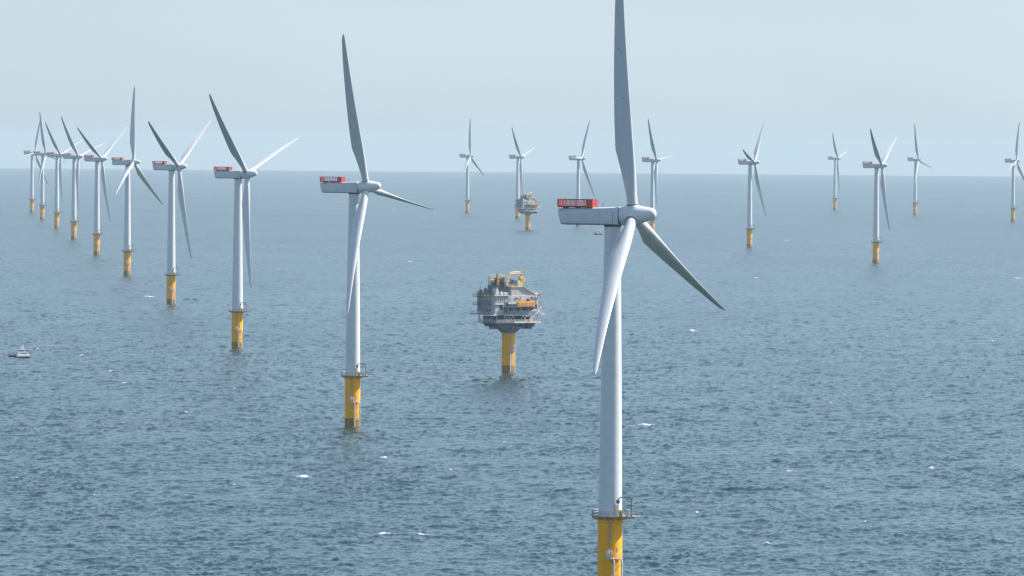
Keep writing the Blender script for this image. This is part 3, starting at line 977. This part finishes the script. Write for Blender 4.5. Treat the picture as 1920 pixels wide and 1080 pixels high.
    for i in range(12):                                        # outrigger brackets and lamps standing out round the decks
        side = i % 2
        z = rnd.choice((25.0, 28.7, 32.6))
        if side:
            y = rnd.uniform(-5, 6)
            MB().tube((-11.9, y, z), (-13.4 - rnd.random(), y, z + rnd.uniform(0.6, 2.2)), 0.12, 6).build("outrigger", M_DSTEEL, root)
        else:
            y = rnd.uniform(-6.2, 4)
            MB().tube((10.5, y, z), (12.4 + rnd.random()*1.4, y, z + rnd.uniform(0.6, 2.4)), 0.12, 6).build("outrigger", M_BRIGHT, root)
    for (x0, x1, z0, z1) in ((-7.1, -5.2, 25.2, 32.2), (-4.4, -3.8, 25.2, 28.0)):   # flat dark panels painting the shade of recessed bays
        MB().box(x0, x1, -6.53, -6.48, z0, z1).build("recess_shade_panel", M_DSTEEL, hs)
    # yellow crane: slewing post, folded lattice boom
    m = MB()
    m.lathe([(0.75, 36.4), (0.75, 38.6), (0.95, 38.7), (0.95, 39.4)], 20, Matrix.Translation((4.9, -1.5, 0)))
    m.bevel_box(4.2, 5.7, -2.3, -0.7, 39.4, 40.6, 0.15)
    cr = m.build("crane", M_YEL, root)
    b = MB()
    top = [(5.6, -1.5, 40.6), (4.6, -1.9, 41.9), (2.0, -2.2, 42.1), (-1.6, -2.4, 41.6)]
    for dy, dz in ((-0.45, 0), (0.45, 0), (0, 0.75)):
        b.path([(x, y + dy, z + dz*0.9) for x, y, z in top], 0.13, 6)
    for (a, c2) in zip(top, top[1:]):
        for k in range(4):
            p, q = Vector(a).lerp(Vector(c2), k/4), Vector(a).lerp(Vector(c2), (k + 1)/4)
            b.tube(p + Vector((0, -0.45, 0)), q + Vector((0, 0, 0.68)), 0.07, 5)
            b.tube(p + Vector((0, 0.45, 0)), q + Vector((0, 0, 0.68)), 0.07, 5)
            b.tube(p + Vector((0, -0.45, 0)), q + Vector((0, 0.45, 0)), 0.07, 5)
    b.build("boom", M_YEL, cr)
    b = MB()
    b.bevel_box(5.2, 6.2, -3.3, -2.65, 38.4, 39.9, 0.12)
    b.build("cab", M_YEL, cr)
    for x, y, h in ((7.6, 3.6, 3.6), (1.0, 4.0, 3.4), (-10.6, 6.0, 2.4)):
        m = MB()
        m.tube((x, y, 32.6), (x, y, 36 + h), 0.09, 6)
        m.tube((x - 0.7, y, 35 + h), (x + 0.7, y, 35 + h), 0.06, 5)
        m.build("mast", M_GALV, root)
    # yellow railings round the upper roofs
    m = MB()
    m.rail([(-2.9, -5.9, 36.45), (3.0, -5.9, 36.45), (3.0, 4.8, 36.45), (-2.9, 4.8, 36.45)], r=0.07, post=1.0, closed=True)
    m.build("upper_railing", M_YEL, root)
    m = MB()
    m.rail([(-8.5, -3.5, 40.1), (-1.3, -3.5, 40.1), (-1.3, 3.1, 40.1), (-8.5, 3.1, 40.1)], r=0.08, post=0.9, closed=True)
    m.build("top_railing", M_PALEYEL, root)
    m = MB()
    m.rail([(-11.4, -6.4, 32.88), (-4.6, -6.4, 32.88)], r=0.06, post=1.0)
    m.build("roof_railing", M_BRIGHT, root)
    # right-hand stair tower and platforms
    m = MB()
    m.box(9.2, 13.2, -6.0, -1.0, 32.3, 32.5)
    m.rail([(9.4, -5.95, 32.5), (13.1, -5.95, 32.5), (13.1, -1.05, 32.5)], r=0.07, post=1.1)
    for x in (10.8, 12.6):
        m.tube((x, -5.8, 25.0), (x, -5.8, 32.3), 0.12, 6)
        m.tube((x, -3.0, 25.0), (x, -3.0, 32.3), 0.12, 6)
    m.box(10.65, 12.8, -6.0, -2.4, 28.7, 28.85)
    m.rail([(10.7, -5.95, 28.85), (12.75, -5.95, 28.85), (12.75, -2.45, 28.85)], r=0.06, post=1.0)
    st = m.build("stair_tower", M_GALV, root)
    b = MB()
    b.tube((5.0, -8.4, 22.0), (11.9, -7.4, 28.0), 0.17, 6)
    b.tube((5.0, -7.5, 22.0), (11.9, -6.6, 28.0), 0.17, 6)
    for k in range(14):
        p, q = Vector((5.0, -8.4, 22.0)).lerp(Vector((11.9, -7.4, 28.0)), k/14), Vector((5.0, -7.5, 22.0)).lerp(Vector((11.9, -6.6, 28.0)), k/14)
        b.tube(p, q, 0.09, 5)
    b.build("stair", M_BRIGHT, st)
    k = Matrix.Translation((0, -5.3, 33.05))
    MB().lathe([(0.2, 9.6), (0.5, 9.7), (0.5, 11.0), (0.2, 11.1)], 16, k, axis='X').build("life_raft", M_BRIGHT, st)
    MB().bevel_box(11.5, 12.5, -5.6, -4.6, 32.5, 33.4, 0.1).build("equipment_box", M_RED, st)
    return root

sub = make_substation()
for i, (x, y, label) in enumerate([(-1.3, 2427.0, "large grey offshore substation on a thick yellow column, in front of open water"),
                                   (17.6, 6599.0, "small hazy offshore substation far away, overlapping a distant turbine's foot")]):
    t = sub if i == 0 else copy_tree(sub)
    tag(t, label, "substation", "offshore substations")
    t.location = (x, y, -(x*x + y*y)/(2*EARTH))

# ------------------------------------------------------------------ crew boats
M_NAVY = paint("navy_hull", (0.012, 0.03, 0.075), 0.35, 0.2)
M_BOATWHITE = paint("boat_white", (0.78, 0.78, 0.77), 0.4, 0.1)
M_DECK = paint("grey_deck", (0.26, 0.25, 0.26), 0.6, 0.2)

def make_boat():
    root = empty("crew_boat")
    # catamaran hull; bow towards local -x
    m = MB()
    def sec(x, w, zk, zd, fl):
        return [(x, -w, zd), (x, -w + fl, zk), (x, -w*0.25, zk + 0.25), (x, w*0.25, zk + 0.25), (x, w - fl, zk), (x, w, zd)]
    m.loft([sec(-7.0, 1.1, 0.5, 1.9, 0.5), sec(-6.2, 2.1, -0.2, 1.85, 0.6), sec(-4.5, 2.6, -0.5, 1.7, 0.5), sec(-1, 2.75, -0.5, 1.55, 0.35), sec(3.5, 2.75, -0.5, 1.5, 0.3), sec(6.6, 2.65, -0.45, 1.5, 0.3)])
    hull = m.build("hull", M_NAVY, root, smooth=25)
    b = MB()
    b.box(-2.6, 6.66, -2.8, 2.8, 0.95, 1.9)
    b.build("bulwark", M_BOATWHITE, hull)
    b = MB()
    b.box(-6.0, 6.5, -2.2, 2.2, 1.56, 1.88)
    b.build("deck", M_DECK, hull)
    b = MB()
    b.path([(-6.9, -1.0, 1.7), (-7.25, -0.5, 1.6), (-7.3, 0, 1.6), (-7.25, 0.5, 1.6), (-6.9, 1.0, 1.7)], 0.25, 8)
    b.build("fender", M_SEAL, hull)
    m = MB()
    pr = [(-1.6, 1.85), (5.2, 1.85), (5.2, 3.4), (3.6, 3.6), (-0.9, 3.6)]
    m.loft([[(x, -2.0, z) for x, z in pr], [(x, 2.0, z) for x, z in pr]])
    cabin = m.build("cabin", M_BOATWHITE, root)
    b = MB()
    pr = [(-0.7, 3.62), (2.8, 3.62), (2.6, 5.2), (-0.1, 5.2)]
    b.loft([[(x, -1.5, z) for x, z in pr], [(x, 1.5, z) for x, z in pr]])
    b.box(-0.6, 3.1, -1.7, 1.7, 5.2, 5.35)
    b.build("wheelhouse", M_BOATWHITE, cabin)
    b = MB()
    b.box(-0.25, 2.5, -1.54, -1.46, 4.2, 4.95)
    b.box(-0.25, 2.5, 1.46, 1.54, 4.2, 4.95)
    b.box(-0.2, 4.4, -2.04, -1.96, 2.6, 3.2)
    b.loft([[(-0.57, -1.3, 4.2), (-0.17, -1.3, 4.95), (-0.22, -1.3, 5.0), (-0.62, -1.3, 4.2)], [(-0.57, 1.3, 4.2), (-0.17, 1.3, 4.95), (-0.22, 1.3, 5.0), (-0.62, 1.3, 4.2)]])
    b.build("window", M_GLASS, cabin)
    m = MB()
    m.tube((1.8, 0, 5.3), (2.3, 0, 8.6), 0.14, 8)
    m.tube((1.2, -0.9, 6.6), (1.2, 0.9, 6.6), 0.08, 6)
    m.tube((0.7, 0, 5.3), (0.9, 0, 7.6), 0.08, 6)
    m.bevel_box(1.1, 2.6, -0.8, 0.8, 6.5, 6.75, 0.08)
    m.build("mast", M_BOATWHITE, root)
    m = MB()
    m.bevel_box(3.7, 4.5, -0.8, 0.8, 3.6, 4.2, 0.15)
    m.build("life_raft", M_RED, root)
    m = MB()
    m.rail([(-1.8, -2.5, 1.7), (-5.6, -2.2, 1.8), (-6.7, 0, 1.9), (-5.6, 2.2, 1.8), (-1.8, 2.5, 1.7)], r=0.05, post=1.0)
    m.build("railing", M_GALV, root)
    m = MB()
    m.bevel_box(-3.6, -2.2, -1.4, 0.6, 1.9, 2.9, 0.1)
    m.build("deck_crate", M_RUST, root)
    return root

boat = make_boat()
for i, (x, y, rz, label) in enumerate([(-218.6, 2543.5, R(22), "small navy and white crew boat alone on the water near the picture's left edge"),
                                       (94.0, 6275.0, R(14), "tiny hazy crew boat half hidden behind the largest turbine's tower")]):
    t = boat if i == 0 else copy_tree(boat)
    tag(t, label, "boat", "crew boats")
    t.location = (x, y, -(x*x + y*y)/(2*EARTH))
    t.rotation_euler = (0, 0, rz)
    t.scale = (0.70, 0.70, 0.70)

# ------------------------------------------------------------------ haze
hm = MB()
hm.box(-46500, 46500, -46500, 46500, -142, 141)
N = Nodes("haze_air")
pv = N.n("ShaderNodeVolumePrincipled")
pv.inputs["Density"].default_value = HAZE_DENSITY
pv.inputs["Color"].default_value = (*HAZE_COLOR, 1)
pv.inputs["Anisotropy"].default_value = 0.0
N.l(pv.outputs[0], N.out.inputs["Volume"])
haze = hm.build("haze", N.mat, smooth=None)
tag(haze, kind="stuff")
